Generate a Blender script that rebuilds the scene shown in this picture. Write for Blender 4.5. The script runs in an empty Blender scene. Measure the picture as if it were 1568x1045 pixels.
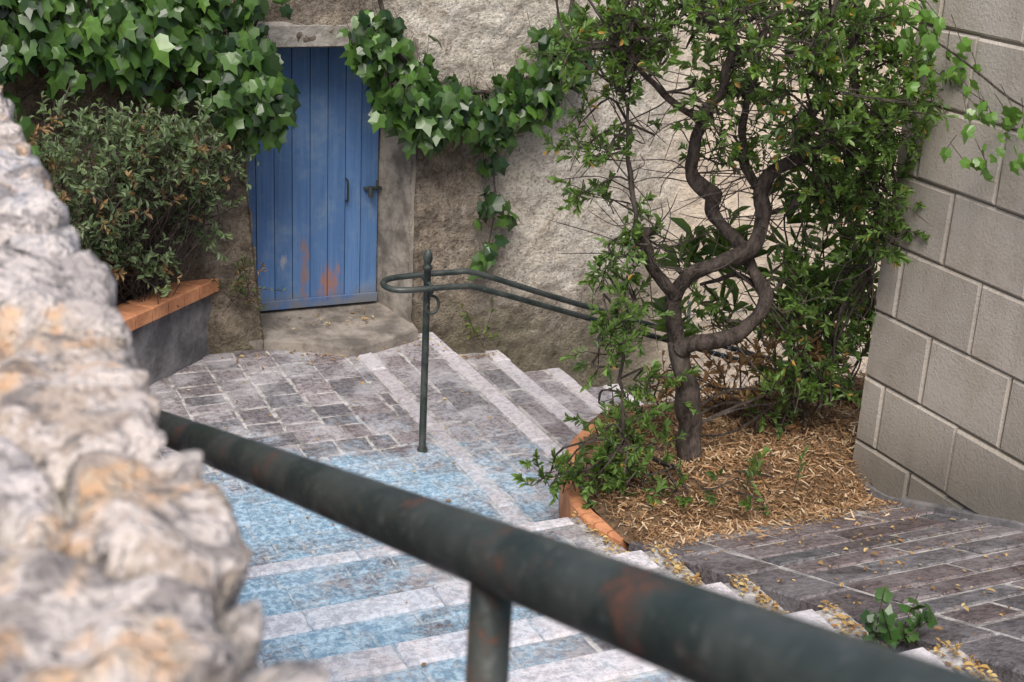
import bpy, math, random
import numpy as np
from mathutils import Vector, Matrix, noise
random.seed(7); rng=np.random.default_rng(7)
S=bpy.context.scene
col=bpy.context.collection
# ---------------------------------------------------------------- node helpers
class MT:
    def __init__(s,name):
        s.m=bpy.data.materials.new(name); s.m.use_nodes=True
        s.nt=s.m.node_tree; s.n=s.nt.nodes; s.l=s.nt.links
        s.b=s.n['Principled BSDF']; s.b.inputs['Roughness'].default_value=.85
        s.b.inputs['Specular IOR Level'].default_value=.3
        s.tc=s.n.new('ShaderNodeTexCoord').outputs['Object']
    def set(s,inp,v):
        if isinstance(v,bpy.types.NodeSocket): s.l.new(v,inp)
        else:
            if isinstance(v,(tuple,list)) and len(v)==3 and inp.type=='RGBA': v=(*v,1)
            inp.default_value=v
    def noise(s,scale,detail=4,rough=.55,vec=None,dist=0):
        n=s.n.new('ShaderNodeTexNoise'); n.inputs['Scale'].default_value=scale
        n.inputs['Detail'].default_value=min(detail,4); n.inputs['Roughness'].default_value=rough
        n.inputs['Distortion'].default_value=dist
        s.l.new(vec or s.tc,n.inputs['Vector']); return n.outputs['Fac']
    def mapr(s,v,a,b,c=0,d=1):
        n=s.n.new('ShaderNodeMapRange'); s.set(n.inputs[0],v)
        for i,x in enumerate((a,b,c,d)): n.inputs[i+1].default_value=x
        n.interpolation_type='SMOOTHSTEP'; return n.outputs[0]
    def mix(s,f,a,b,mode='MIX'):
        n=s.n.new('ShaderNodeMix'); n.data_type='RGBA'; n.blend_type=mode
        s.set(n.inputs[0],f); s.set(n.inputs[6],a); s.set(n.inputs[7],b); return n.outputs[2]
    def math(s,op,a,b=0.0,c=0.0):
        n=s.n.new('ShaderNodeMath'); n.operation=op; s.set(n.inputs[0],a); s.set(n.inputs[1],b); s.set(n.inputs[2],c); return n.outputs[0]
    def attr(s,name='Col'):
        n=s.n.new('ShaderNodeAttribute'); n.attribute_name=name; return n.outputs['Color']
    def sep(s,v):
        n=s.n.new('ShaderNodeSeparateXYZ'); s.l.new(v,n.inputs[0]); return n.outputs
    def mapping(s,loc=(0,0,0),scale=(1,1,1),rot=(0,0,0)):
        n=s.n.new('ShaderNodeMapping'); n.inputs['Location'].default_value=loc; n.inputs['Scale'].default_value=scale
        n.inputs['Rotation'].default_value=rot; s.l.new(s.tc,n.inputs['Vector']); return n.outputs[0]
    def bump(s,h,strength=.5,dist=.01,prev=None):
        n=s.n.new('ShaderNodeBump'); n.inputs['Strength'].default_value=strength; n.inputs['Distance'].default_value=dist
        s.l.new(h,n.inputs['Height'])
        if prev: s.l.new(prev,n.inputs['Normal'])
        s.l.new(n.outputs[0],s.b.inputs['Normal']); return n.outputs[0]
    def color(s,c): s.set(s.b.inputs['Base Color'],c)
# ---------------------------------------------------------------- mesh helpers
def obj(name,mesh,mat=None,parent=None):
    o=bpy.data.objects.new(name,mesh); col.objects.link(o)
    if mat: mesh.materials.append(mat)
    if parent: o.parent=parent
    return o
def empty(name):
    o=bpy.data.objects.new(name,None); col.objects.link(o); o.empty_display_size=.1; return o
class MB:
    def __init__(s): s.v=[]; s.f=[]; s.c=[]
    def add(s,vs,fs,c=(1,1,1)):
        k=len(s.v); s.v+= [tuple(p) for p in vs]; s.f+=[tuple(i+k for i in f) for f in fs]; s.c+=[(*c,1)]*len(vs)
    def box(s,a,b,c=(1,1,1),zf=None,ch=.006,jit=0,tilt=0):
        x0,y0,z0=a; x1,y1,z1=b
        j=lambda:random.uniform(-jit,jit)
        base=[(x0+j(),y0+j()),(x1+j(),y0+j()),(x1+j(),y1+j()),(x0+j(),y1+j())]
        cx=(x0+x1)/2; cy=(y0+y1)/2
        dz=random.uniform(-tilt,tilt); tx=random.uniform(-tilt,tilt)*3; ty=random.uniform(-tilt,tilt)*3
        vs=[]
        for lvl in range(3):
            for (x,y) in base:
                off=zf(x,y) if zf else 0
                tl=dz+(x-cx)*tx+(y-cy)*ty
                if lvl==0: vs.append((x,y,z0+off))
                elif lvl==1: vs.append((x,y,z1-ch+off+tl))
                else:
                    vs.append((x-math.copysign(ch,x-cx),y-math.copysign(ch,y-cy),z1+off+tl))
        fs=[]
        for l in (0,4):
            for i in range(4):
                n=(i+1)%4; fs.append((l+i,l+n,l+4+n,l+4+i))
        fs.append((8,9,10,11)); fs.append((3,2,1,0))
        s.add(vs,fs,c)
    def tube(s,pts,rad,sides=8,c=(1,1,1),rough=0,cap=True):
        pts=[Vector(p) for p in pts]; n=len(pts)
        if not hasattr(rad,'__len__'): rad=[rad]*n
        vs=[]; fs=[]
        t=(pts[1]-pts[0]).normalized(); u=t.orthogonal().normalized()
        for i in range(n):
            t2=(pts[min(i+1,n-1)]-pts[max(i-1,0)]).normalized()
            u=(u-t2*u.dot(t2)).normalized(); w=t2.cross(u)
            for q in range(sides):
                a=2*math.pi*q/sides; r=rad[i]
                if rough: r*=1+rough*noise.noise(pts[i]*9+Vector((math.cos(a),math.sin(a),q*0.1))*1.3)*1.4
                vs.append(pts[i]+(u*math.cos(a)+w*math.sin(a))*r)
        for i in range(n-1):
            for q in range(sides):
                p=(q+1)%sides; fs.append((i*sides+q,i*sides+p,(i+1)*sides+p,(i+1)*sides+q))
        if cap: fs.append(tuple(range(sides))[::-1]); fs.append(tuple((n-1)*sides+q for q in range(sides)))
        s.add(vs,fs,c)
    def lathe(s,cx,cy,prof,sides=14,c=(1,1,1)):
        vs=[];fs=[]
        for (r,z) in prof:
            for q in range(sides):
                a=2*math.pi*q/sides; vs.append((cx+r*math.cos(a),cy+r*math.sin(a),z))
        for i in range(len(prof)-1):
            for q in range(sides):
                p=(q+1)%sides; fs.append((i*sides+q,i*sides+p,(i+1)*sides+p,(i+1)*sides+q))
        s.add(vs,fs,c)
    def out(s,name,mat,parent=None,smooth=False):
        m=bpy.data.meshes.new(name); m.from_pydata(s.v,[],s.f)
        ca=m.color_attributes.new('Col','FLOAT_COLOR','POINT'); ca.data.foreach_set('color',np.array(s.c,dtype=np.float32).ravel())
        if smooth: m.polygons.foreach_set('use_smooth',[True]*len(m.polygons))
        m.update(); return obj(name,m,mat,parent)
def smoothpath(pts,n=6):
    pts=[Vector(p) for p in pts]; P=[pts[0]*2-pts[1]]+pts+[pts[-1]*2-pts[-2]]; out=[]
    for i in range(1,len(P)-2):
        for k in range(n):
            t=k/n; a,b,c,d=P[i-1],P[i],P[i+1],P[i+2]
            out.append(.5*((2*b)+(c-a)*t+(2*a-5*b+4*c-d)*t*t+(3*b-a-3*c+d)*t**3))
    out.append(pts[-1]); return out
LEAF=(np.array([(0,0,0),(.34,.32,.10),(.40,.66,.10),(0,1,-.06),(-.40,.66,.10),(-.34,.32,.10)],float),[(0,1,2,3),(0,3,4,5)])
_h=[(.24,-.10),(.47,.10),(.41,.28),(.54,.55),(.25,.63)]
IVY=(np.array([(0,0,0)]+[(x,y,-.20*abs(x)) for x,y in _h]+[(0,1.05,-.24)]+[(-x,y,-.20*abs(x)) for x,y in _h[::-1]]+[(0,.45,.03)],float),
     [(0,1,2,3,12),(12,3,4,5),(12,5,6),(12,6,7),(12,7,8,9),(0,12,9,10,11)])
BLADE=(np.array([(-.5,0,0),(.5,0,0),(.3,1,.05),(-.3,1,.05)],float),[(0,1,2,3)])
def leaves(name,P,D,N,L,W,cols,tmpl,mat,parent=None):
    P=np.asarray(P,float);D=np.asarray(D,float);N=np.asarray(N,float)
    D/=np.linalg.norm(D,axis=1)[:,None]+1e-9
    Sd=np.cross(D,N); Sd/=np.linalg.norm(Sd,axis=1)[:,None]+1e-9
    N=np.cross(Sd,D)
    tv,tf=tmpl; k=len(tv); n=len(P)
    L=np.asarray(L)[:,None,None]; W=np.asarray(W)[:,None,None]
    curl=rng.uniform(.3,2.2,n)[:,None,None]
    V=P[:,None,:]+tv[None,:,0:1]*W*Sd[:,None,:]+tv[None,:,1:2]*L*D[:,None,:]+tv[None,:,2:3]*L*curl*N[:,None,:]
    V=V.reshape(-1,3)
    faces=[]
    for i in range(n):
        b=i*k
        for f in tf: faces.append(tuple(b+j for j in f))
    m=bpy.data.meshes.new(name); m.from_pydata(V.tolist(),[],faces)
    c=np.ones((n,k,4),np.float32); c[:,:,:3]=np.asarray(cols)[:,None,:]
    ca=m.color_attributes.new('Col','FLOAT_COLOR','POINT'); ca.data.foreach_set('color',c.ravel())
    m.update(); return obj(name,m,mat,parent)
def runit(n):
    v=rng.normal(size=(n,3)); return v/np.linalg.norm(v,axis=1)[:,None]
def lerpc(a,b,t):
    return np.asarray(a)[None,:]*(1-t[:,None])+np.asarray(b)[None,:]*t[:,None]
# ---------------------------------------------------------------- materials
def leafmat(name,rough=.4,trans=.3,spec=.5,veins=False):
    t=MT(name); c=t.attr()
    if veins:
        n=t.noise(25,2); c=t.mix(t.math('MULTIPLY',t.mapr(n,.4,.7),.4),c,t.mix(1,c,(.45,.5,.45),'MULTIPLY'))
    t.color(c); t.b.inputs['Roughness'].default_value=rough; t.b.inputs['Specular IOR Level'].default_value=spec
    tr=t.n.new('ShaderNodeBsdfTranslucent'); t.l.new(t.mix(1,c,(1.7,1.7,.5),'MULTIPLY'),tr.inputs[0])
    mx=t.n.new('ShaderNodeMixShader'); mx.inputs[0].default_value=trans
    t.l.new(t.b.outputs[0],mx.inputs[1]); t.l.new(tr.outputs[0],mx.inputs[2]); t.l.new(mx.outputs[0],t.n['Material Output'].inputs[0]); return t.m
m_leaf=leafmat('tree_leaf',.42,.35,.4); m_vine=leafmat('vine_leaf',.30,.25,.55,True); m_shrub=leafmat('shrub_leaf',.6,.35,.2); m_straw=leafmat('straw',.8,.1,.1)
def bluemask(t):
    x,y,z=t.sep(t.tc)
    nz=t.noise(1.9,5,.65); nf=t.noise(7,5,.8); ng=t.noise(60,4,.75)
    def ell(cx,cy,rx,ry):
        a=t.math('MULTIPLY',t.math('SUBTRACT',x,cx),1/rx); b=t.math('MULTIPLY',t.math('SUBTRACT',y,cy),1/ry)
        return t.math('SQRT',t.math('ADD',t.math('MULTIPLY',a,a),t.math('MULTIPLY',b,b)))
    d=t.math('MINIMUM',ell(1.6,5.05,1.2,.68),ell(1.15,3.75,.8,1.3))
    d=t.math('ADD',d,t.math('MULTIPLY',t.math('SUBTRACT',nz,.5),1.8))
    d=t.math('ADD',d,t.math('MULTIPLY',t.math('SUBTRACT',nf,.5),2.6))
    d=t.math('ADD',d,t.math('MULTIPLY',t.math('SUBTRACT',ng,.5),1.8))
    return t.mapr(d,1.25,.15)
def stone(name,blue=0,spec=.3,light=.2,dk=(.42,.41,.42),dks=1.0,dirt=0):
    t=MT(name); c=t.attr()
    n1=t.noise(38,6,.75); n2=t.noise(4,5,.65); n3=t.noise(150,3)
    if dirt:
        nd=t.noise(11,4,.75); c=t.mix(t.math('MULTIPLY',t.mapr(nd,.42,.6),dirt),c,(.19,.175,.17))
    c=t.mix(t.math('MULTIPLY',t.mapr(n1,.42,.62),dks),c,t.mix(1,c,dk,'MULTIPLY'))
    c=t.mix(t.math('MULTIPLY',t.mapr(n2,.45,.62),light),c,(.66,.64,.66))
    c=t.mix(t.math('MULTIPLY',t.mapr(n3,.52,.7),.4),c,t.mix(.5,c,(.6,.58,.55)))
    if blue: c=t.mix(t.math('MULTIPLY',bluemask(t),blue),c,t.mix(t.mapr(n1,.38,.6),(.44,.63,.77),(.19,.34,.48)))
    t.color(c); t.set(t.b.inputs['Roughness'],t.mapr(n2,.3,.7,.5,.85)); t.b.inputs['Specular IOR Level'].default_value=spec
    b=t.bump(n1,.9,.012); t.bump(n3,.5,.002,b); return t.m
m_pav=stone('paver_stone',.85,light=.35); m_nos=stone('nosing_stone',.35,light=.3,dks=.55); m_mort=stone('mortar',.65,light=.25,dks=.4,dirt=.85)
m_dark=stone('basalt_paver',0,light=.12)
def plaster():
    t=MT('stained_plaster'); x,y,z=t.sep(t.tc)
    n1=t.noise(1.6,6,.65); n2=t.noise(7,6,.7); n3=t.noise(60,4,.7); vr=t.noise(1,5,.6,vec=t.mapping(scale=(9,9,1.2)))
    n4=t.noise(24,5,.75)
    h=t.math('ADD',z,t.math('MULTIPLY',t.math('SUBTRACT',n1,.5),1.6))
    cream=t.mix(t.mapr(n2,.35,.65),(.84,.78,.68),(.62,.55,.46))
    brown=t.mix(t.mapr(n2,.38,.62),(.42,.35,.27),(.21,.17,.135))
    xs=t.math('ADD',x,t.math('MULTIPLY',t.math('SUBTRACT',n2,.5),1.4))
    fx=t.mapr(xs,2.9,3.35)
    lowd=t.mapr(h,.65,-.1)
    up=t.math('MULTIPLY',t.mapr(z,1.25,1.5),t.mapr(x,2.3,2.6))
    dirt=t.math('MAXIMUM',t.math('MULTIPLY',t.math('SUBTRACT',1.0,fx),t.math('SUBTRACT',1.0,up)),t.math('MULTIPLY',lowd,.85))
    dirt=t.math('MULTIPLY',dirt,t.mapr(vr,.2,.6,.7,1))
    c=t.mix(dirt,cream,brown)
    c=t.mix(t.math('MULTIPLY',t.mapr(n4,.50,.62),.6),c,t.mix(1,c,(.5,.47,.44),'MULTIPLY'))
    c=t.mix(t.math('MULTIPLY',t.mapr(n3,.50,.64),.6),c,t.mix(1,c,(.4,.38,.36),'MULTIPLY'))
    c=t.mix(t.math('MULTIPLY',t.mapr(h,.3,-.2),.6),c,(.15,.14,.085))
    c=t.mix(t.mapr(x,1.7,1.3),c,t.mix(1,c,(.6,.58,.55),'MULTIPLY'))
    c=t.mix(t.mapr(x,4.0,4.5),c,t.mix(t.mapr(n2,.3,.7),(.90,.75,.59),(.84,.70,.55)))  # pinkish cream; sunlit brightness of the right stretch is put into this colour
    t.color(c); t.b.inputs['Roughness'].default_value=.95; t.b.inputs['Specular IOR Level'].default_value=.1
    b=t.bump(n4,.7,.04); t.bump(n3,1,.025,b); return t.m
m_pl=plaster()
def simple(name,a,b,scale=20,rough=.8,bs=.4,bd=.004,spec=.3,metal=0):
    t=MT(name); n=t.noise(scale,6,.65); n2=t.noise(scale*7,4,.7); c=t.mix(t.mapr(n,.35,.65),a,b)
    c=t.mix(t.math('MULTIPLY',t.mapr(n2,.5,.7),.35),c,t.mix(1,c,(.4,.4,.4),'MULTIPLY')); t.color(c); t.b.inputs['Roughness'].default_value=rough
    t.b.inputs['Specular IOR Level'].default_value=spec; t.b.inputs['Metallic'].default_value=metal
    bb=t.bump(n,bs,bd); t.bump(n2,bs,bd*.3,bb); return t.m
m_conc=simple('old_concrete',(.38,.34,.29),(.16,.14,.12),7,.9,.6,.015)
m_slab=simple('threshold_concrete',(.32,.28,.24),(.13,.115,.10),5,.9,.6,.012)
m_grout=simple('planter_render',(.22,.21,.21),(.10,.095,.10),5,.9,.7,.02)
m_terra=simple('terracotta',(.66,.30,.15),(.46,.20,.10),9,.8,.3,.004)
m_soil=simple('bed_soil',(.24,.15,.085),(.12,.08,.05),30,.95,1,.02)
m_earth=simple('ground_earth',(.34,.30,.26),(.22,.2,.17),3,.95,.5,.02)
m_lint=simple('lintel_stone',(.42,.39,.35),(.24,.22,.19),12,.9,.8,.015)
m_wire=simple('galvanised_wire',(.62,.62,.64),(.45,.45,.47),20,.5,.1,.001)
def bark():
    t=MT('tree_bark'); n=t.noise(1,6,.7,vec=t.mapping(scale=(40,40,14))); n2=t.noise(7,4)
    c=t.mix(t.mapr(n,.3,.7),(.025,.019,.016),(.10,.078,.066)); c=t.mix(t.math('MULTIPLY',t.mapr(n2,.5,.7),.4),c,(.15,.13,.115))
    t.color(c); t.bump(n,1,.02); return t.m
m_bark=bark()
def railmat(name,rusty):
    t=MT(name); n=t.noise(14,6,.78); n2=t.noise(80,3,.7); n1=t.noise(9,3)
    g=t.mix(t.mapr(n1,.4,.6),(.020,.030,.026),(.05,.058,.052))
    c=t.mix(t.math('MULTIPLY',t.mapr(n,.54 if rusty else .66,.68 if rusty else .75),.75),g,t.mix(t.mapr(n2,.4,.6),(.15,.055,.03),(.06,.038,.03)))
    c=t.mix(t.math('MULTIPLY',t.mapr(n2,.55,.68),.35),c,(.14,.14,.13))
    t.color(c); t.set(t.b.inputs['Roughness'],t.mapr(n,.4,.65,.38,.75)); t.b.inputs['Specular IOR Level'].default_value=.5
    t.bump(n,.5,.003); return t.m
m_rail=railmat('rusty_rail_paint',True); m_rail2=railmat('green_rail_paint',False)
def doormat():
    t=MT('blue_door_paint'); x,y,z=t.sep(t.tc); c=t.attr()
    g=t.noise(1,6,.7,vec=t.mapping(scale=(60,60,2.5))); n=t.noise(6,5,.65)
    b=t.mix(t.mapr(g,.3,.7),(.072,.155,.335),(.105,.205,.40)); b=t.mix(1,b,c,'MULTIPLY')
    b=t.mix(t.math('MULTIPLY',t.mapr(n,.44,.72),.6),b,(.20,.28,.39))
    def blob(cx,cz,rx,rz,lim,colr,f):
        a1=t.math('MULTIPLY',t.math('SUBTRACT',x,cx),1/rx); a2=t.math('MULTIPLY',t.math('SUBTRACT',z,cz),1/rz)
        d=t.math('SQRT',t.math('ADD',t.math('MULTIPLY',a1,a1),t.math('MULTIPLY',a2,a2)))
        d=t.math('ADD',d,t.math('MULTIPLY',t.math('SUBTRACT',t.noise(1,6,.75,vec=t.mapping(scale=(35,35,12))),.5),4))
        return t.mix(t.math('MULTIPLY',t.mapr(d,lim,.2),f),b,colr)
    b=blob(2.24,.26,.07,.09,1.3,(.33,.15,.08),.85)
    b=blob(2.10,.34,.025,.20,1.3,(.26,.15,.11),.8)
    b=blob(1.98,.40,.02,.05,1.2,(.38,.37,.38),.6)
    b=t.mix(t.math('MULTIPLY',t.mapr(z,.26,.13),t.mapr(n,.35,.6)),b,(.15,.16,.18))
    t.color(b); t.b.inputs['Roughness'].default_value=.6; t.bump(g,.4,.003); return t.m
m_door=doormat()
def rubble():
    t=MT('rubble_stone'); c=t.attr()
    n1=t.noise(17,6,.8); n2=t.noise(50,5,.7); n3=t.noise(6,5,.75); n4=t.noise(30,3,.6)
    c=t.mix(t.math('MULTIPLY',t.mapr(n1,.44,.55),.8),c,(.66,.59,.55))
    c=t.mix(t.math('MULTIPLY',t.mapr(n3,.52,.60),.7),c,t.mix(t.mapr(n2,.4,.6),(.66,.38,.19),(.50,.41,.31)))
    c=t.mix(t.math('MULTIPLY',t.mapr(n4,.53,.62),.75),c,(.17,.155,.15))
    c=t.mix(t.math('MULTIPLY',t.mapr(n2,.55,.68),.6),c,(.26,.23,.22))
    t.color(c); t.b.inputs['Roughness'].default_value=.95; b=t.bump(n1,.9,.025); t.bump(n2,.9,.012,b); return t.m
m_rub=rubble()
def blockm():
    t=MT('concrete_block'); c=t.attr(); x,y,z=t.sep(t.tc); n1=t.noise(5,6,.65); n2=t.noise(90,4,.7); n3=t.noise(1,5,.6,vec=t.mapping(scale=(6,6,1)))
    c=t.mix(t.math('MULTIPLY',t.mapr(n1,.4,.7),.5),c,t.mix(1,c,(.74,.68,.60),'MULTIPLY'))
    c=t.mix(t.math('MULTIPLY',t.mapr(n3,.5,.72),.4),c,(.24,.20,.165))
    c=t.mix(t.math('MULTIPLY',t.mapr(n2,.52,.7),.4),c,(.24,.21,.18))
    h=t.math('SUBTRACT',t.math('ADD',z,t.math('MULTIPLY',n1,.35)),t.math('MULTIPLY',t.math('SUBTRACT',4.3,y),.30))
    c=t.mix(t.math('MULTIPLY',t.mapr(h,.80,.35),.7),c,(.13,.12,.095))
    t.color(c); b=t.bump(n1,.3,.01); t.bump(n2,.8,.005,b); return t.m
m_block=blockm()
# ---------------------------------------------------------------- ground
def plane(name,x0,y0,x1,y1,z,mat):
    m=bpy.data.meshes.new(name); m.from_pydata([(x0,y0,z),(x1,y0,z),(x1,y1,z),(x0,y1,z)],[],[(0,1,2,3)]); return obj(name,m,mat)
plane('ground',-150,-150,150,150,-1.72,m_earth)
MC=(.55,.53,.51)
def pcol(lo,hi,warm=.02):
    v=random.uniform(lo,hi); w=random.uniform(-warm,warm); return (v+w+.012,v*.95,v*.995-w*.3)
def fillrect(mb,x0,y0,x1,y1,z,sx,sy,lo,hi,zf=None,stag='x',gap=.014,ch=.006,thick=.05,tilt=.004,jit=.006):
    A0,A1,B0,B1=(x0,x1,y0,y1) if stag=='x' else (y0,y1,x0,x1)
    sa,sb=(sx,sy) if stag=='x' else (sy,sx)
    b=B0;r=0
    while b<B1-.03:
        h=min(sb*random.uniform(.82,1.18),B1-b)
        if B1-(b+h)<.05: h=B1-b
        a=A0; first=True
        while a<A1-.02:
            w=sa*random.uniform(.6,1.4)
            if first and r%2: w*=.5
            first=False
            if A1-(a+w)<.06: w=A1-a
            g=gap*random.uniform(.6,1.3)
            if stag=='x': p,q=(a+g/2,b+g/2),(a+w-g/2,b+h-g/2)
            else: p,q=(b+g/2,a+g/2),(b+h-g/2,a+w-g/2)
            mb.box((*p,z-thick),(*q,z),pcol(lo,hi),zf,ch,jit,tilt); a+=w
        b+=h;r+=1
def nosing(mb,x0,y0,x1,y1,z,along,lo=.56,hi=.74,seg=.5):
    p=x0 if along=='x' else y0; e=x1 if along=='x' else y1
    while p<e-.02:
        w=seg*random.uniform(.7,1.3)
        if e-(p+w)<.15: w=e-p
        c=pcol(lo,hi,.015)
        if along=='x': mb.box((p+.003,y0,z-.07),(p+w-.003,y1,z+.004),c,None,.008,.005,.003)
        else: mb.box((x0,p+.003,z-.07),(x1,p+w-.003,z+.004),c,None,.008,.005,.003)
        p+=w
st=empty('stone_staircase')
base=MB();pv=MB();ns=MB()
Yn=[4.45,3.87,3.36,2.91,2.44,1.97,1.5,1.03,.56,.09,-.38]
for k in range(10):
    z=.15*(k+1); yf=Yn[k]; yb=Yn[k+1] if k<9 else -3
    base.box((.16,yb-.02 if k<9 else -3,-.3),(2.449,yf-.010,z-.005),MC,None,.002)
    nosing(ns,.2,yf-(.07 if k==0 else .125),2.36,yf,z,'x')
    fillrect(pv,.2,yb+.005,2.35,yf-(.075 if k==0 else .13),z,.22,.15,.15,.29,stag='x',gap=.013)
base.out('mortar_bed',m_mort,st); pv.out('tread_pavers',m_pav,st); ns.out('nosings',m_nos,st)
ld=empty('paved_landing'); base=MB();pv=MB();ns=MB()
base.box((-1,4.40,-.4),(2.761,7.3,-.005),MC,None,.002)
fillrect(pv,-.5,4.46,2.24,5.9,0,.18,.14,.17,.34,stag='x',gap=.013)
fillrect(pv,-.5,5.9,2.24,7.2,0,.20,.16,.16,.30,stag='y',gap=.013)
nosing(ns,2.25,4.5,2.33,6.98,0,'y',.46,.6,.4)
fillrect(pv,2.34,4.46,2.67,6.98,0,.165,.26,.20,.38,stag='y',gap=.013)
nosing(ns,2.68,4.46,2.77,6.98,0,'y')
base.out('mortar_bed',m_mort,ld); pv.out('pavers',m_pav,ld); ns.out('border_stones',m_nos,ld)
ls=empty('lower_stone_staircase'); base=MB();pv=MB();ns=MB()
for k in range(1,10):
    z=-.15*k; x0=2.77+.4*(k-1); x1=x0+.4
    base.box((x0-.01,4.4,-1.7),(x1-.010,7.0,z-.005),MC,None,.002)
    nosing(ns,x1-.09,5.3,x1,6.98,z,'y')
    fillrect(pv,x0+.005,5.3,x1-.095,6.98,z,.155,.26,.24,.40,stag='y')
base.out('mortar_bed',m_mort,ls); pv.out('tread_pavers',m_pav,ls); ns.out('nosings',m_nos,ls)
def rz(x,y): return .18+.32*(4.14-y)
rp=empty('paved_ramp'); base=MB();pv=MB()
base.box((2.460,-3,-1.2),(3.62,4.130,-.006),(.55,.53,.50),rz,.002)
y=4.13
while y>-2.5:
    h=random.uniform(.26,.42); pv.box((2.452,y-h+.004,-.13),(2.64,y-.004,.0),pcol(.12,.17,.006),rz,.007,.004,.003); y-=h
fillrect(pv,2.655,-2.5,3.60,4.13,0,.36,.15,.11,.19,rz,'x',.018,.005,.05,.003)
base.out('mortar_bed',m_mort,rp); pv.out('pavers',m_dark,rp)
# ---------------------------------------------------------------- house wall with door
hw=empty('stucco_house')
def lx(z): return 1.80-.075*min(max(z-.1,0),.8)/.8
def griddisp(name,x0,x1,z0,z1,yf,step,skip,mat,parent):
    nx=int((x1-x0)/step); nz=int((z1-z0)/step)
    vs=[];fs=[]
    for j in range(nz+1):
        for i in range(nx+1):
            x=x0+(x1-x0)*i/nx; z=z0+(z1-z0)*j/nz
            p=Vector((x,0,z))
            dsp=.035*noise.noise(p*1.3)+.020*noise.noise(p*5)+.012*noise.noise(p*15)+.010*noise.noise(p*34)
            vs.append((x+.006*noise.noise(p*9),yf(x)+dsp,z+.008*noise.noise(p*7+Vector((3,3,3)))))
    for j in range(nz):
        for i in range(nx):
            x=x0+(x1-x0)*(i+.5)/nx; z=z0+(z1-z0)*(j+.5)/nz
            if skip(x,z): continue
            k=j*(nx+1)+i; fs.append((k,k+1,k+nx+2,k+nx+1))
    m=bpy.data.meshes.new(name); m.from_pydata(vs,[],fs); m.polygons.foreach_set('use_smooth',[True]*len(fs)); m.update()
    return obj(name,m,mat,parent)
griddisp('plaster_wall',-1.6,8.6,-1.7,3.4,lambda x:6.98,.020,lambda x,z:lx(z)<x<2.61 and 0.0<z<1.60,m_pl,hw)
def revealstrip(name,pa,pb,mat,f=None):
    mb=[];fs=[];n=60;q=10
    for j in range(n+1):
        for i in range(q+1):
            t=i/q; z=-.05+1.68*j/n; x=pa[0]*(1-t)+pb[0]*t+(f(z) if f else 0); y=pa[1]*(1-t)+pb[1]*t
            d=.010*noise.noise(Vector((x*6,y*6,z*6)))+.006*noise.noise(Vector((x*20,y*20,z*20)))
            mb.append((x+d,y+d,z))
    for j in range(n):
        for i in range(q): k=j*(q+1)+i; fs.append((k,k+1,k+q+2,k+q+1))
    m=bpy.data.meshes.new(name); m.from_pydata(mb,[],fs); m.polygons.foreach_set('use_smooth',[True]*len(fs)); obj(name,m,mat,hw)
revealstrip('reveal_right',(2.625,6.955),(2.51,7.30),m_conc); revealstrip('reveal_left',(-.012,6.955),(-.005,7.30),m_pl,lx)
b=MB(); b.box((1.66,6.955,1.60),(2.55,7.32,1.72),(1,1,1),None,.02,.01); b.out('lintel',m_lint,hw)
b=MB(); b.box((1.5,7.33,-.1),(2.8,7.45,1.8),(.05,.05,.05)); b.out('inner_wall',m_conc,hw)
dr=MB(); x=1.735; xe=2.515; ws=[.1,.1,.1,.1,.1,.1,.09,.1]; sc=(xe-x)/sum(ws)
for w in ws:
    w*=sc; v=random.uniform(.88,1.1)
    dr.box((x+.0022,7.24+random.uniform(-.002,.002),.125),(x+w-.0022,7.28,1.62),(v,v,v),None,.002); x+=w
dr.box((1.735,7.222,.13),(2.515,7.2375,.18),(.75,.78,.85),None,.002)
dr.out('blue_door',m_door,hw)
bb=MB(); bb.box((1.735,7.281,.12),(2.515,7.31,1.62),(.1,.1,.1)); bb.out('door_backing',m_grout,hw)
h=MB(); h.tube(smoothpath([(2.33,7.235,.84),(2.33,7.205,.835),(2.33,7.2,.80),(2.33,7.2,.76),(2.33,7.205,.725),(2.33,7.235,.72)]),.006,6)
h.box((2.43,7.215,.775),(2.53,7.237,.79),(1,1,1),None,.002); h.tube([(2.46,7.2,.74),(2.46,7.2,.80)],.014,8); h.tube([(2.50,7.21,.785),(2.50,7.21,.83)],.006,6)
h.out('door_latch',m_rail2,hw)
def prism(name,pts,z0,z1,mat,parent=None,ch=.01,zf=None):
    n=len(pts); cx=sum(p[0] for p in pts)/n; cy=sum(p[1] for p in pts)/n
    g=lambda x,y:(zf(x,y) if zf else z1)
    vs=[(x,y,z0) for x,y in pts]+[(x,y,g(x,y)-ch) for x,y in pts]+[(x+(cx-x)*ch*2,y+(cy-y)*ch*2,g(x,y)) for x,y in pts]
    fs=[]
    for l in (0,n):
        for i in range(n): j=(i+1)%n; fs.append((l+i,l+j,l+n+j,l+n+i))
    fs.append(tuple(range(2*n,3*n)))
    m=bpy.data.meshes.new(name); m.from_pydata(vs,[],fs); return obj(name,m,mat,parent)
prism('threshold_slab',[(1.70,7.3),(1.72,6.99),(1.85,6.95),(2.02,6.87),(2.12,6.80),(2.2,6.74),(2.28,6.745),(2.45,6.81),(2.64,6.89),(2.64,7.3)],-.02,.105,m_slab,hw,.010,zf=lambda x,y:.055+.06*max(0,(y-6.8)/.45)-.03*max(0,(2.1-x)/.4)*(1 if y<7.1 else 0))
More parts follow.
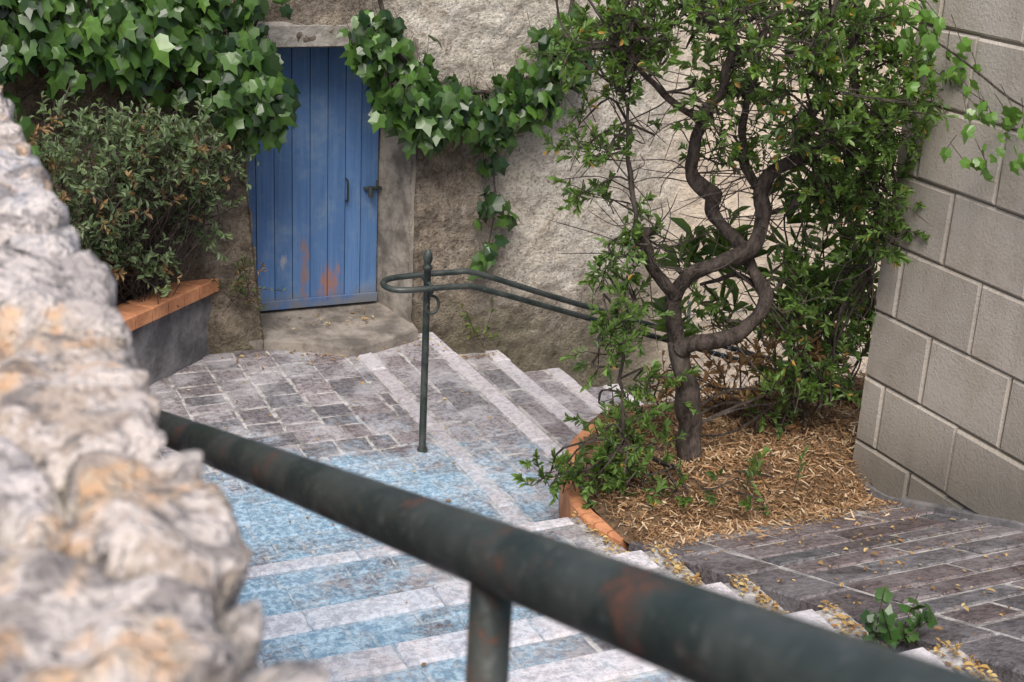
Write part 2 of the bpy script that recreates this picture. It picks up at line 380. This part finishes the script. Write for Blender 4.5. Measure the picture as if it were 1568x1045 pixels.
# ---------------------------------------------------------------- planter
pl=empty('raised_planter')
A=Vector((.18,5.755));B=Vector((1.62,7.085)); dd=(B-A).normalized(); nn=Vector((-dd.y,dd.x))
prism('planter_wall',[tuple(A),tuple(B),tuple(B+nn*.18),tuple(A+nn*.18)],-.05,.345,m_grout,pl)
cp=MB(); L=(B-A).length; p=0
def rotbox(mb,p0,p1,w0,w1,z0,z1,c,ch=.006):
    k=len(mb.v); mb.box((p0,w0,z0),(p1,w1,z1),c,None,ch)
    for i in range(k,len(mb.v)):
        x,y,z=mb.v[i]; q=A+dd*x+nn*y; mb.v[i]=(q.x,q.y,z)
while p<L-.02:
    w=min(.13,L-p); v=random.uniform(.85,1.15); rotbox(cp,p+.004,p+w-.004,-.035,.13,.346,.415,(v,v,v)); p+=w
cp.out('coping_tiles',m_terra,pl)
prism('planter_soil',[tuple(A+nn*.14),tuple(B+nn*.14),(1.5,7.12),(-.6,7.12),(-.6,5.9)],0,.36,m_soil,pl)
# ---------------------------------------------------------------- tree bed
bd=empty('tree_bed')
edge=[(2.455,4.15),(2.42,4.3),(2.42,4.5),(2.5,4.75),(2.62,4.97),(2.78,5.15),(3.0,5.27),(3.4,5.3),(6.2,5.3),(6.2,4.15)]
prism('bed_retaining_wall',edge,-1.65,.10,m_grout,bd)
bt=MB()
ep=smoothpath([(2.47,4.17,0),(2.43,4.32,0),(2.43,4.5,0),(2.5,4.74,0),(2.62,4.95,0),(2.79,5.13,0),(3.0,5.23,0),(3.4,5.26,0),(6.1,5.26,0)],2)
for i in range(len(ep)-1):
    a,c=ep[i],ep[i+1]; t=(c-a).normalized(); n=Vector((t.y,-t.x,0)); e=(c-a).length
    vs=[]
    a2=a+t*.003; c2=c-t*.003
    for z in (.0,.165,.175):
        o=0 if z<.17 else .006
        for q in (a2-n*(.03-o),c2-n*(.03-o),c2+n*(.03-o),a2+n*(.03-o)): vs.append((q.x,q.y,z))
    v=random.uniform(.8,1.1)
    bt.add(vs,[(0,1,5,4),(1,2,6,5),(2,3,7,6),(3,0,4,7),(4,5,9,8),(5,6,10,9),(6,7,11,10),(7,4,8,11),(8,9,10,11)],(v,v,v))
bt.out('terracotta_edging',m_terra,bd)
def moundz(x,y):
    e=min(1,max(0,(y-4.08)/.3)); f=min(1,max(0,(x-2.42-max(0,(y-4.5))*.6)/.25)); g=min(1,max(0,(5.3-y)/.3))
    return .165+.17*min(e,f,g)*(.75+.5*noise.noise(Vector((x*2.5,y*2.5,0)))) + .03*noise.noise(Vector((x*9,y*9,0)))*min(1,e*3)
vs=[];fs=[];nx,ny=110,50
for j in range(ny+1):
    for i in range(nx+1):
        x=2.43+3.6*i/nx; y=4.12+1.13*j/ny; x=max(x,2.45+max(0,(y-4.5))*.5); vs.append((x,y,moundz(x,y)))
for j in range(ny):
    for i in range(nx): k=j*(nx+1)+i; fs.append((k,k+1,k+nx+2,k+nx+1))
m=bpy.data.meshes.new('mulch_mound'); m.from_pydata(vs,[],fs); obj('mulch_mound',m,m_soil,bd)
n=22000
xs=2.46+rng.beta(1.2,1.6,n)*2.0; ys=4.12+np.where(rng.uniform(size=n)<.88,rng.uniform(0,1.08,n),-np.abs(rng.normal(0,.11,n)))
P=[];keep=[]
for x,y in zip(xs,ys):
    zz=moundz(x,y) if y>4.13 else rz(x,y)
    P.append((x,y,zz+random.uniform(0,.03 if y>4.13 else .008))); keep.append((x>2.46+max(0,(y-4.5)*.6)) and not(y<4.13 and x>3.58))
P=np.array(P)[np.array(keep)]; n=len(P)
D=runit(n)*[1,1,.3]+[0,0,.05]; cs=lerpc((.50,.31,.17),(.20,.115,.06),rng.uniform(size=n))
pale=rng.uniform(size=n)<.18; cs[pale]=(.64,.50,.34)
dn=np.array([noise.noise(Vector((a*4,b_*4,0))) for a,b_,_ in P]); cs*=(1-.5*np.clip(dn*2,0,1))[:,None]
leaves('mulch_straw',P,D,runit(n)+[0,0,1.2],rng.uniform(.010,.048,n),rng.uniform(.002,.008,n),cs,BLADE,m_straw,bd)
# ---------------------------------------------------------------- wire mesh at the back of the bed
wf=MB(); X0,X1,Z0,Z1,YF=3.35,4.9,.18,.62,5.28; hh=Z1-Z0; s_=.045
k=X0-hh
while k<X1:
    for sg in (1,-1):
        xa,xb=(k,k+hh) if sg>0 else (k+hh,k)
        za,zb=Z0,Z1
        pts_=[]
        for t in np.linspace(0,1,12):
            x=xa+(xb-xa)*t; z=za+(zb-za)*t
            if X0<=x<=X1: pts_.append((x,YF+.02*math.sin(x*7+z*5),z+.015*math.sin(x*5)))
        if len(pts_)>1: wf.tube(pts_,.0018,3,cap=False)
    k+=s_*1.4
for z in (Z0,Z1): wf.tube([(x,YF+.02*math.sin(x*7+z*5),z+.015*math.sin(x*5)) for x in np.linspace(X0,X1,20)],.0028,4)
for x in (X0,4.1,X1): wf.tube([(x,YF,0),(x,YF,.68)],.009,8)
wf.out('wire_mesh_fence',m_wire)
# ---------------------------------------------------------------- block wall
bw=empty('concrete_block_wall'); bk=MB()
X=3.60; H0=.375; ch=.283; L=.43; Yend=4.31
def yzbox(mb,y0,y1,z0,z1,xf,c,chf=.009):
    j=lambda:random.uniform(-.003,.003)
    dx=random.uniform(-.005,.005)
    q=[(y0,z0),(y1,z0),(y1,z1),(y0,z1)]; q=[(a+j(),b_+j()) for a,b_ in q]; cy=(y0+y1)/2; cz=(z0+z1)/2
    vs=[(xf+.1,a,b_) for a,b_ in q]+[(xf+chf+dx,a,b_) for a,b_ in q]+[(xf+dx,a-math.copysign(chf,a-cy),b_-math.copysign(chf,b_-cz)) for a,b_ in q]
    fs=[]
    for l in (0,4):
        for i in range(4): n=(i+1)%4; fs.append((l+i,l+4+i,l+4+n,l+n))
    fs.append((11,10,9,8)); mb.add(vs,fs,c)
for r in range(-3,9):
    z0=H0+r*ch; off=3.965 if r%2 else 3.75
    js=[off-L*i for i in range(-2,17)]; js=[a for a in js if a<Yend-.06]; js=[Yend]+sorted(js,reverse=True)
    for a,b_ in zip(js[:-1],js[1:]):
        v=random.uniform(.44,.56); yzbox(bk,b_+.004,a-(.004 if a<Yend else 0),z0+.004,z0+ch-.004,X,(v,v*.90,v*.79))
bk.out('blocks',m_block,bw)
b=MB(); b.box((X+.015,-3,-1.5),(X+.2,Yend-.004,2.92),(.26,.225,.18),None,.003); b.out('mortar_core',m_block,bw)
b=MB(); b.box((X-.02,-3,2.92),(X+.23,Yend+.02,2.98),(.4,.37,.32),None,.01); b.out('wall_coping',m_block,bw)
vs=[];fs=[]
ny=110
for j in range(7):
    for i in range(ny+1):
        y=Yend+.01-(Yend+3)*i/ny; zt=rz(0,y) if y<4.12 else .2
        zz=-.1+(.04+.04*noise.noise(Vector((0,y*3,0)))+.1)*j/6
        vs.append((X-.008+.008*noise.noise(Vector((0,y*6,zz*8)))-.03*(1-j/6)+(.03 if j==6 else 0),y,zt+zz))
for j in range(6):
    for i in range(ny): k=j*(ny+1)+i; fs.append((k,k+1,k+ny+2,k+ny+1))
m=bpy.data.meshes.new('cement_skirt'); m.from_pydata(vs,[],fs); obj('cement_skirt',m,m_grout,bw)
# ---------------------------------------------------------------- rubble wall near camera
vs=[];fs=[];cl=[]
pts=[]
ZT=2.33
for i in range(90): pts.append((.15,1.2+(ZT-1.2)*i/90))
for i in range(80): pts.append((.15-.62*i/80,ZT))
for i in range(30): pts.append((-.47,ZT-.9*i/30))
ny=380; Y0,Y1=-.4,3.4
npf=len(pts)
for j in range(ny+1):
    y=Y0+(Y1-Y0)*(j/ny)
    for i,(x,z) in enumerate(pts):
        nrm=Vector((1,0,0)) if i<90 else (Vector((0,0,1)) if i<170 else Vector((-1,0,0)))
        if 85<=i<=95: nrm=Vector((1,0,1)).normalized()
        p=Vector((x,y,z)); q=p*6.6+Vector((noise.noise(p*5),noise.noise(p*5+Vector((7,0,0))),noise.noise(p*5+Vector((0,7,0)))))*.9
        q.y*=.85
        d,pt=noise.voronoi(q,distance_metric='DISTANCE',exponent=2.5)
        e=min(1.0,(d[1]-d[0])*4.5)
        p0=Vector(pt[0]); rnd=abs(noise.noise(p0*7.3))*2
        prot=.030*(e**.35)+.018*rnd*min(1,e*2)+.014*noise.noise(p*18)+.012*noise.noise(p*42)-.024
        cr=max(0,1-((.15-x)+(ZT-z))/.04) if i<170 else 0
        vs.append(tuple(p+nrm*prot-Vector((1,0,1)).normalized()*cr*.010))
        v=.26+.38*abs(noise.noise(p0*3.1+Vector((5,5,5))))*1.8; w=noise.noise(p0*5.5)
        c=(v*1.06+.14*w,v*.96+.03*w,v*.93-.08*w)
        mo_=(.42,.37,.30) if noise.noise(p*4)>-.1 else (.16,.14,.125)
        k=min(1,e*1.8); cl.append((c[0]*k+mo_[0]*(1-k),c[1]*k+mo_[1]*(1-k),c[2]*k+mo_[2]*(1-k),1))
for j in range(ny):
    for i in range(npf-1): k=j*npf+i; fs.append((k,k+1,k+npf+1,k+npf))
m=bpy.data.meshes.new('rubble'); m.from_pydata(vs,[],fs); m.color_attributes.new('Col','FLOAT_COLOR','POINT').data.foreach_set('color',np.array(cl,np.float32).ravel())
m.polygons.foreach_set('use_smooth',[True]*len(fs)); m.update(); obj('rubble_stone_wall',m,m_rub)
# ---------------------------------------------------------------- handrails
hr=MB()
rzf=lambda y:2.24-.34*(y-.767)
hr.tube([(.352,y,rzf(y)) for y in np.linspace(-1.4,2.75,30)],.0235,20)
hr.tube([(.352,.767,1.2),(.352,.767,rzf(.767)-.005)],.0150,16); hr.tube([(.352,2.62,.6),(.352,2.62,rzf(2.62))],.0145,14); hr.tube([(.352,-1.1,1.4),(.352,-1.1,rzf(-1.1))],.0145,14)
hr.out('stair_handrail',m_rail,smooth=True)
h2=MB()
sl=.355
path=[(5.2,5.56,.80-sl*2.8),(4,5.56,.80-sl*1.6),(2.9,5.565,.80-sl*.5),(2.42,5.572,.80),(2.3,5.58,.815),(2.08,5.59,.812),(1.985,5.572,.81),(1.95,5.515,.805),(1.985,5.455,.80),(2.08,5.435,.80),(2.28,5.44,.795),(2.4,5.455,.765),(2.9,5.47,.765-sl*.5),(4,5.48,.765-sl*1.6),(5.2,5.48,.765-sl*2.8)]
h2.tube(smoothpath(path,7),.0135,10)
h2.lathe(2.148,5.51,[(.024,0),(.024,.01),(.0165,.02),(.0155,.86),(.022,.865),(.022,.878),(.012,.885),(.017,.895),(.022,.912),(.019,.932),(.011,.948),(.002,.957)])
for x in (3.5,4.8): h2.tube([(x,5.51,-.8),(x,5.51,.79-sl*(x-2.4))],.0155,10)
sc=[(2.152+.045*math.sin(a)*(1-a/9),5.47,.705+.05*math.cos(a)*(1-a/9)) for a in np.linspace(0,5.5,16)]
h2.tube([(2.152,5.45,.79),(2.152,5.46,.775)]+sc,.007,6)
h2.tube([(2.148,5.435,.80),(2.148,5.59,.81)],.009,6)
h2.out('landing_handrail',m_rail2,smooth=True)
# ---------------------------------------------------------------- tree
tree=empty('gnarled_tree')
TB=np.array([2.93,4.48,.24]); rv=np.array([.9063,-.4226,0]); hv=np.array([.4226,.9063,0]); zv=np.array([0,0,1.])
def T(s,z,d=0): return TB+rv*s+hv*d+zv*z
limbs=[
 ([(.01,-.05,0),(-.02,.13,.0),(-.05,.33,.0),(-.085,.47,.01),(-.10,.56,.02)],[.058,.047,.044,.044,.046]),
 ([(-.10,.54,.02),(-.14,.66,.0),(-.135,.77,-.02),(-.09,.86,-.05),(.03,.925,-.06),(.137,.97,-.04),(.175,1.08,.0),(.152,1.175,.02),(.20,1.26,.02),(.29,1.33,.03),(.44,1.40,.05),(.475,1.52,.05),(.43,1.76,.0),(.45,2.1,.0)],[.038,.032,.032,.032,.03,.033,.028,.03,.028,.026,.023,.02,.017,.01]),
 ([(-.10,.52,.0),(-.03,.575,-.04),(.07,.605,-.05),(.175,.67,-.04),(.215,.76,-.02),(.16,.88,.0),(.06,1.0,.03),(.0,1.08,.05),(-.01,1.15,.04),(-.075,1.19,.03),(-.12,1.28,.02),(-.09,1.44,.0),(-.02,1.6,.0),(.0,1.95,.0)],[.038,.033,.029,.027,.027,.026,.026,.028,.03,.028,.025,.022,.017,.01]),
 ([(-.135,.75,-.02),(-.19,.83,-.05),(-.245,.88,-.06),(-.265,.95,-.06),(-.285,1.0,-.04),(-.24,1.01,0)],[.03,.027,.025,.023,.026,.018]),
 ([(-.265,.95,-.06),(-.33,1.1,-.1),(-.36,1.3,-.1),(-.4,1.6,-.05)],[.012,.010,.008,.006]),
 ([(.152,1.17,.02),(.10,1.28,.06),(.07,1.4,.08),(.09,1.65,.05),(.15,1.95,.05)],[.02,.017,.015,.012,.008]),
 ([(-.09,1.44,0),(-.2,1.52,-.1),(-.32,1.62,-.15),(-.45,1.75,-.2)],[.014,.012,.009,.006]),
 ([(.29,1.33,.03),(.27,1.45,-.1),(.3,1.6,-.2),(.28,1.85,-.25)],[.015,.012,.010,.007]),
 ([(.44,1.40,.05),(.55,1.3,.05),(.62,1.1,.05),(.63,.85,.1)],[.012,.010,.008,.005]),
 ([(.175,1.1,0),(.28,1.12,.05),(.38,1.18,.08),(.48,1.14,.1)],[.012,.010,.008,.005]),
 ([(.215,.76,0),(.12,.84,.03),(.04,.82,.05),(-.03,.78,.08)],[.012,.010,.008,.006]),
 ([(.0,.0,-.05),(-.12,.1,-.15),(-.28,.2,-.2),(-.33,.45,-.15),(-.33,.8,-.1)],[.012,.01,.008,.007,.005]),
]
tb=MB(); nodes=[]
for pts_,rd in limbs:
    wp=[T(*p) for p in pts_]; sp=smoothpath(wp,6); n=len(sp)
    rr=np.interp(np.linspace(0,len(rd)-1,n),range(len(rd)),rd)
    sp=[p+Vector((noise.noise(p*12),noise.noise(p*12+Vector((5,0,0))),0))*.016 for p in sp]
    tb.tube(sp,list(rr),10,rough=.36); nodes+=[np.array(p) for p in sp]
nodes=np.array(nodes)
regs=[(.02,1.78,0,.58,.20,.5,400),(-.45,1.64,0,.22,.22,.35,125),(.46,1.62,0,.3,.24,.4,185),(.36,1.26,.15,.26,.14,.25,70),(.1,1.50,-.1,.38,.12,.3,85),(.05,1.24,.2,.22,.12,.15,24),
 (.60,1.12,.15,.15,.30,.25,140),(.60,.62,.25,.12,.30,.2,70),(-.46,1.32,0,.15,.2,.2,45),(-.38,1.05,-.05,.13,.14,.2,20),(-.34,.85,-.1,.10,.16,.15,18),(-.36,.60,-.05,.11,.2,.18,46),(-.31,.30,-.1,.14,.16,.15,50),(-.42,.02,-.16,.20,.06,.10,38),(-.52,.03,-.2,.10,.04,.07,24),(-.16,.10,-.22,.18,.10,.1,30),
 (.46,.25,.2,.2,.14,.15,52),(.12,.62,.3,.2,.14,.15,14),(.36,.74,.2,.14,.2,.2,45),(.24,.06,-.22,.16,.07,.08,10),(.05,2.0,0,.8,.12,.6,150)]
P=[];D=[];N=[];Lg=[];Wd=[];C=[]
tw=MB()
for (s,z,d,rs,rz_,rd,cnt) in regs:
    ncl=max(3,cnt//6); cents=[]
    for _ in range(ncl):
        u=runit(1)[0]*random.uniform(.2,1)**.5; c=T(s+u[0]*rs,z+u[2]*rz_,d+u[1]*rd); cents.append(c)
        j=np.argmin(np.linalg.norm(nodes-c,axis=1)+rng.uniform(0,.10,len(nodes))); a=nodes[j]
        mid=(a+c)/2+rng.normal(size=3)*.05
        tw.tube(smoothpath([a,mid,c],3),[.005]*6+[.0025],4,cap=False)
    for _ in range(cnt):
        c=cents[random.randrange(ncl)]
        p0=c+rng.normal(size=3)*[.045,.045,.035]
        dr_=rng.normal(size=3)*.7+np.array([0,0,.35])+(p0-T(s,z,d))*1.5; dr_/=np.linalg.norm(dr_)
        ln=random.uniform(.05,.12); tw.tube([c if random.random()<.6 else p0-dr_*.06,p0,p0+dr_*ln],[.0028,.002,.0012],3,cap=False)
        q=random.randint(10,16); tt=random.uniform(0,1)
        for i in range(q):
            f=(i/q)**.7; pp=p0+dr_*ln*f; rad=rng.normal(size=3); rad-=dr_*rad.dot(dr_) ; rad/=np.linalg.norm(rad)
            ld_=rad*(1.0-.55*f)+dr_*(.5+.6*f); P.append(pp);D.append(ld_);N.append(dr_-rad*.4+np.array([0,0,.5]))
            l=random.uniform(.026,.045); Lg.append(l);Wd.append(l*random.uniform(.34,.52))
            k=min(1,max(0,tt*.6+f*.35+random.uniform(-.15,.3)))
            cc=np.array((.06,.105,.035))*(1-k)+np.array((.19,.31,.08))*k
            if random.random()<.015: cc=np.array((.50,.30,.08))
            C.append(cc)
for _ in range(300):
    a=nodes[random.randrange(len(nodes))]
    if a[2]<1.1: continue
    c=a+rng.normal(size=3)*[.20,.20,.14]; tw.tube(smoothpath([a,(a+c)/2+rng.normal(size=3)*.04,c],3),[.003]*3+[.002]*3+[.001],3,cap=False)
tb.out('trunk_and_limbs',m_bark,tree,smooth=True); tw.out('twigs',m_bark,tree)
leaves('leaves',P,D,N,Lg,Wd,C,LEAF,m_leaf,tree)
def sprigplant(name,centers,mat,tmpl,lr,wr,c0,c1,brown=0,per=(8,14),up=.5,stemr=.004,root=None):
    par=empty(name); P=[];D=[];N=[];L_=[];W_=[];C=[]; sm=MB()
    for (cx,cy,cz,rx,ry,rz_,cnt) in centers:
        for _ in range(cnt):
            u=runit(1)[0]*random.uniform(.1,1)**.45; p0=np.array([cx+u[0]*rx,cy+u[1]*ry,cz+u[2]*rz_])
            dr_=rng.normal(size=3)*.6+np.array([0,0,up]); dr_/=np.linalg.norm(dr_); ln=random.uniform(.08,.2)
            if root and random.random()<.3:
                r0=np.array(root)+rng.normal(size=3)*[.15,.06,.0]; sm.tube(smoothpath([r0,(r0+p0)/2+rng.normal(size=3)*.06,p0,p0+dr_*ln],3),stemr,4,cap=False)
            else: sm.tube([p0-dr_*.08,p0,p0+dr_*ln],stemr*.5,3,cap=False)
            tt=random.random(); br=random.random()<brown
            for i in range(random.randint(*per)):
                f=random.random(); rad=rng.normal(size=3); rad-=dr_*rad.dot(dr_); rad/=np.linalg.norm(rad)
                P.append(p0+dr_*ln*f);D.append(rad*.8+dr_*.6);N.append(dr_+np.array([0,-.3,.6])); l=random.uniform(*lr); L_.append(l);W_.append(l*random.uniform(*wr))
                k=min(1,max(0,tt*.7+random.uniform(-.1,.4))); cc=np.array(c0)*(1-k)+np.array(c1)*k
                if br: cc=np.array((.30,.20,.11))*random.uniform(.6,1.5)
                C.append(cc)
    sm.out('stems',m_bark,par); leaves('leaves',P,D,N,L_,W_,C,tmpl,mat,par); return par
sprigplant('oleander_shrub',[(3.8,4.85,1.0,.25,.25,.5,46),(3.9,5.0,.5,.3,.25,.3,26),(3.3,5.1,.75,.3,.12,.3,16)],m_leaf,LEAF,(.09,.15),(.15,.20),(.055,.10,.035),(.18,.28,.09),up=.9,root=(3.75,4.8,.2))
sprigplant('dry_shrub',[(3.5,4.75,.5,.3,.25,.2,46),(3.2,4.9,.42,.3,.2,.15,20)],m_straw,LEAF,(.03,.06),(.3,.5),(.28,.15,.07),(.42,.28,.14),up=.6,root=(3.5,4.7,.2))
sprigplant('planter_shrub',[(1.2,6.6,1.14,.33,.15,.24,180),(.8,6.5,1.08,.35,.2,.34,210),(1.4,6.82,.82,.2,.08,.18,60),(.85,6.6,.72,.3,.12,.16,110),(1.5,6.75,1.15,.18,.08,.16,60),(.70,6.40,.60,.2,.08,.12,60),(1.1,6.68,.60,.16,.06,.07,40)],m_shrub,LEAF,(.028,.050),(.35,.5),(.10,.15,.08),(.28,.36,.21),brown=.13,per=(8,13),up=.4,root=(1.0,6.85,.36),stemr=.0025)
sprigplant('wall_weed',[(1.66,6.9,.38,.07,.04,.12,20)],m_shrub,LEAF,(.02,.035),(.35,.5),(.08,.12,.05),(.20,.24,.11),brown=.2,per=(6,9))
sprigplant('base_weed',[(3.02,6.88,.0,.09,.05,.04,9)],m_shrub,LEAF,(.03,.05),(.3,.45),(.07,.13,.04),(.24,.28,.08),brown=.2,per=(5,8))
sprigplant('step_weed',[(2.40,2.60,.655,.06,.07,.04,6)],m_vine,IVY,(.035,.055),(.9,1.1),(.03,.08,.02),(.07,.15,.035),per=(4,5),up=.9)
# ---------------------------------------------------------------- vines
def vine(name,regions,paths,size,norm=(0,-1,.45),c0=(.018,.048,.012),c1=(.125,.25,.045),mu=.28):
    par=empty(name); sm=MB(); P=[];D=[];N=[];L_=[];C=[]
    for pth,r in paths: sm.tube(smoothpath(pth,6),r,6,rough=.2)
    for (c,r,cnt) in regions:
        ncl=max(3,cnt//6)
        cc_=[np.array(c)+runit(1)[0]*random.uniform(.1,1)**.5*np.array(r) for _ in range(ncl)]
        for _ in range(cnt):
            p=cc_[random.randrange(ncl)]+rng.normal(size=3)*[.06,.03,.055]
            p[1]=min(p[1],6.9)
            P.append(p); side=rng.normal()*.6
            D.append(np.array([side,-.25+rng.normal()*.35,-1+rng.normal()*.35]))
            N.append(np.array(norm)+rng.normal(size=3)*.5); l=random.uniform(*size)*random.uniform(.7,1); L_.append(l)
            k=min(1,max(0,random.gauss(mu,.28)+(6.8-p[1])*.3)); cc=np.array(c0)*(1-k)+np.array(c1)*k
            C.append(cc)
            if random.random()<.4: sm.tube([p,p+np.array([0,.05,.06])+rng.normal(size=3)*.02],.0018,3,cap=False)
    sm.out('stems',m_bark,par); L_=np.array(L_); leaves('leaves',P,D,N,L_,L_*rng.uniform(.66,.95,len(L_)),C,IVY,m_vine,par)
vine('climbing_vine',[((.55,6.74,1.8),(.6,.13,.26),460),((1.2,6.75,1.72),(.33,.13,.17),300),((1.55,6.75,1.52),(.2,.12,.20),160),((1.74,6.75,1.36),(.13,.10,.16),100),((1.45,6.75,1.9),(.4,.12,.14),130),
  ((2.34,6.8,1.72),(.09,.10,.18),75),((2.53,6.8,1.43),(.13,.10,.16),130),((2.74,6.82,1.28),(.17,.10,.12),150),((2.98,6.83,1.26),(.13,.09,.09),95),((3.2,6.83,1.35),(.12,.09,.12),90),((3.38,6.8,1.6),(.12,.10,.2),90),
  ((.3,6.3,1.35),(.3,.15,.25),110),((3.01,6.87,1.02),(.02,.02,.07),8),((3.05,6.87,.76),(.03,.02,.10),14),((3.02,6.88,.45),(.02,.02,.07),8)],
 [([(.2,6.9,1.0),(.8,6.88,1.5),(1.4,6.88,1.75),(1.7,6.85,1.9),(2.3,6.88,1.95),(2.45,6.86,1.6),(2.75,6.86,1.4),(3.1,6.87,1.38),(3.4,6.88,1.6),(3.5,6.9,2.1)],.012),([(1.85,6.9,1.95),(1.7,6.88,1.6),(1.62,6.87,1.4)],.008),([(1.75,6.92,2.1),(1.72,6.9,1.75),(1.5,6.88,1.6),(1.3,6.88,1.2)],.014),([(3.0,6.84,1.3),(3.04,6.88,1.0),(3.07,6.9,.7),(3.02,6.9,.38)],.004)],(.085,.145))
vine('block_wall_vine',[((3.5,3.95,2.02),(.06,.14,.07),18),((3.5,3.70,1.86),(.06,.14,.06),20),((3.5,3.42,1.80),(.06,.16,.07),24),((3.48,4.2,2.1),(.12,.25,.1),36),((3.5,3.28,1.62),(.04,.04,.12),14),((3.5,3.75,1.68),(.04,.08,.06),9)],
 [([(3.5,4.3,2.1),(3.55,4.0,2.0),(3.55,3.7,1.9),(3.55,3.4,1.84),(3.55,3.25,1.64)],.004)],(.045,.075),norm=(-1,-.3,.5))
# ---------------------------------------------------------------- leaf litter
P=[];D=[];N=[];L_=[];C=[]
def lit(x,y,z,big=1):
    P.append((x,y,z+.004+random.random()*.006)); D.append((random.gauss(0,1),random.gauss(0,1),random.uniform(-.1,.2))); N.append((random.gauss(0,.3),random.gauss(0,.3),1)); L_.append(random.uniform(.006,.022)*big*random.choice([.7,1,1,1.5]))
    C.append(random.choice([(.42,.27,.10),(.30,.17,.08),(.55,.42,.20),(.24,.15,.08),(.48,.33,.14)]))
for k in range(8):
    z=.15*(k+1); yb=Yn[k+1]; yf=Yn[k]
    for _ in range(230): lit(2.43-abs(random.gauss(0,.035)),random.uniform(yb+.01,yf),z)
    for _ in range(14): lit(random.uniform(.4,2.3),random.uniform(yb,yf),z)
for _ in range(170): lit(random.uniform(.4,2.7),random.uniform(4.5,6.9),0)
for _ in range(260): x=random.uniform(2.5,3.58); y=random.triangular(1.5,4.1,4.1); lit(x,y,rz(x,y))
for _ in range(90): lit(random.uniform(2.80,3.15),6.93-abs(random.gauss(0,.03)),-.15)
for _ in range(160): lit(random.uniform(1.6,2.75),6.9-abs(random.gauss(0,.12)),0)
for _ in range(80): lit(random.uniform(1.86,2.5),random.uniform(6.95,7.2),.095)
L_=np.array(L_); leaves('leaf_litter',P,D,N,L_,L_*.6,C,LEAF,m_straw)
# ---------------------------------------------------------------- light, camera
w=bpy.data.worlds.new('World'); S.world=w; w.use_nodes=True; nt=w.node_tree
sk=nt.nodes.new('ShaderNodeTexSky'); sk.sky_type='NISHITA'; sk.sun_disc=False
el=math.radians(54); az=math.radians(208)
sk.sun_elevation=el; sk.sun_rotation=az; sk.dust_density=4; sk.air_density=1.0
nt.links.new(sk.outputs[0],nt.nodes['Background'].inputs[0]); nt.nodes['Background'].inputs[1].default_value=.15
sd=bpy.data.lights.new('sun','SUN'); sd.energy=3.2; sd.angle=math.radians(35); sd.color=(1,.965,.92)
so=bpy.data.objects.new('sun',sd); col.objects.link(so)
dirv=Vector((math.sin(az)*math.cos(el),math.cos(az)*math.cos(el),math.sin(el))); so.rotation_euler=dirv.to_track_quat('Z','Y').to_euler()
cd=bpy.data.cameras.new('camera'); co=bpy.data.objects.new('camera',cd); col.objects.link(co)
R=Matrix.Rotation(math.radians(-25),3,'Z')@Matrix.Rotation(math.radians(70),3,'X')@Matrix.Rotation(math.radians(3),3,'Z')
co.matrix_world=Matrix.Translation((0,0,2.7))@R.to_4x4()
cd.lens=50; cd.sensor_width=36; cd.clip_start=.02; cd.clip_end=600
cd.dof.use_dof=True; cd.dof.focus_distance=6.1; cd.dof.aperture_fstop=10
S.camera=co
S.view_settings.view_transform='Standard'; S.view_settings.look='None'; S.view_settings.exposure=0
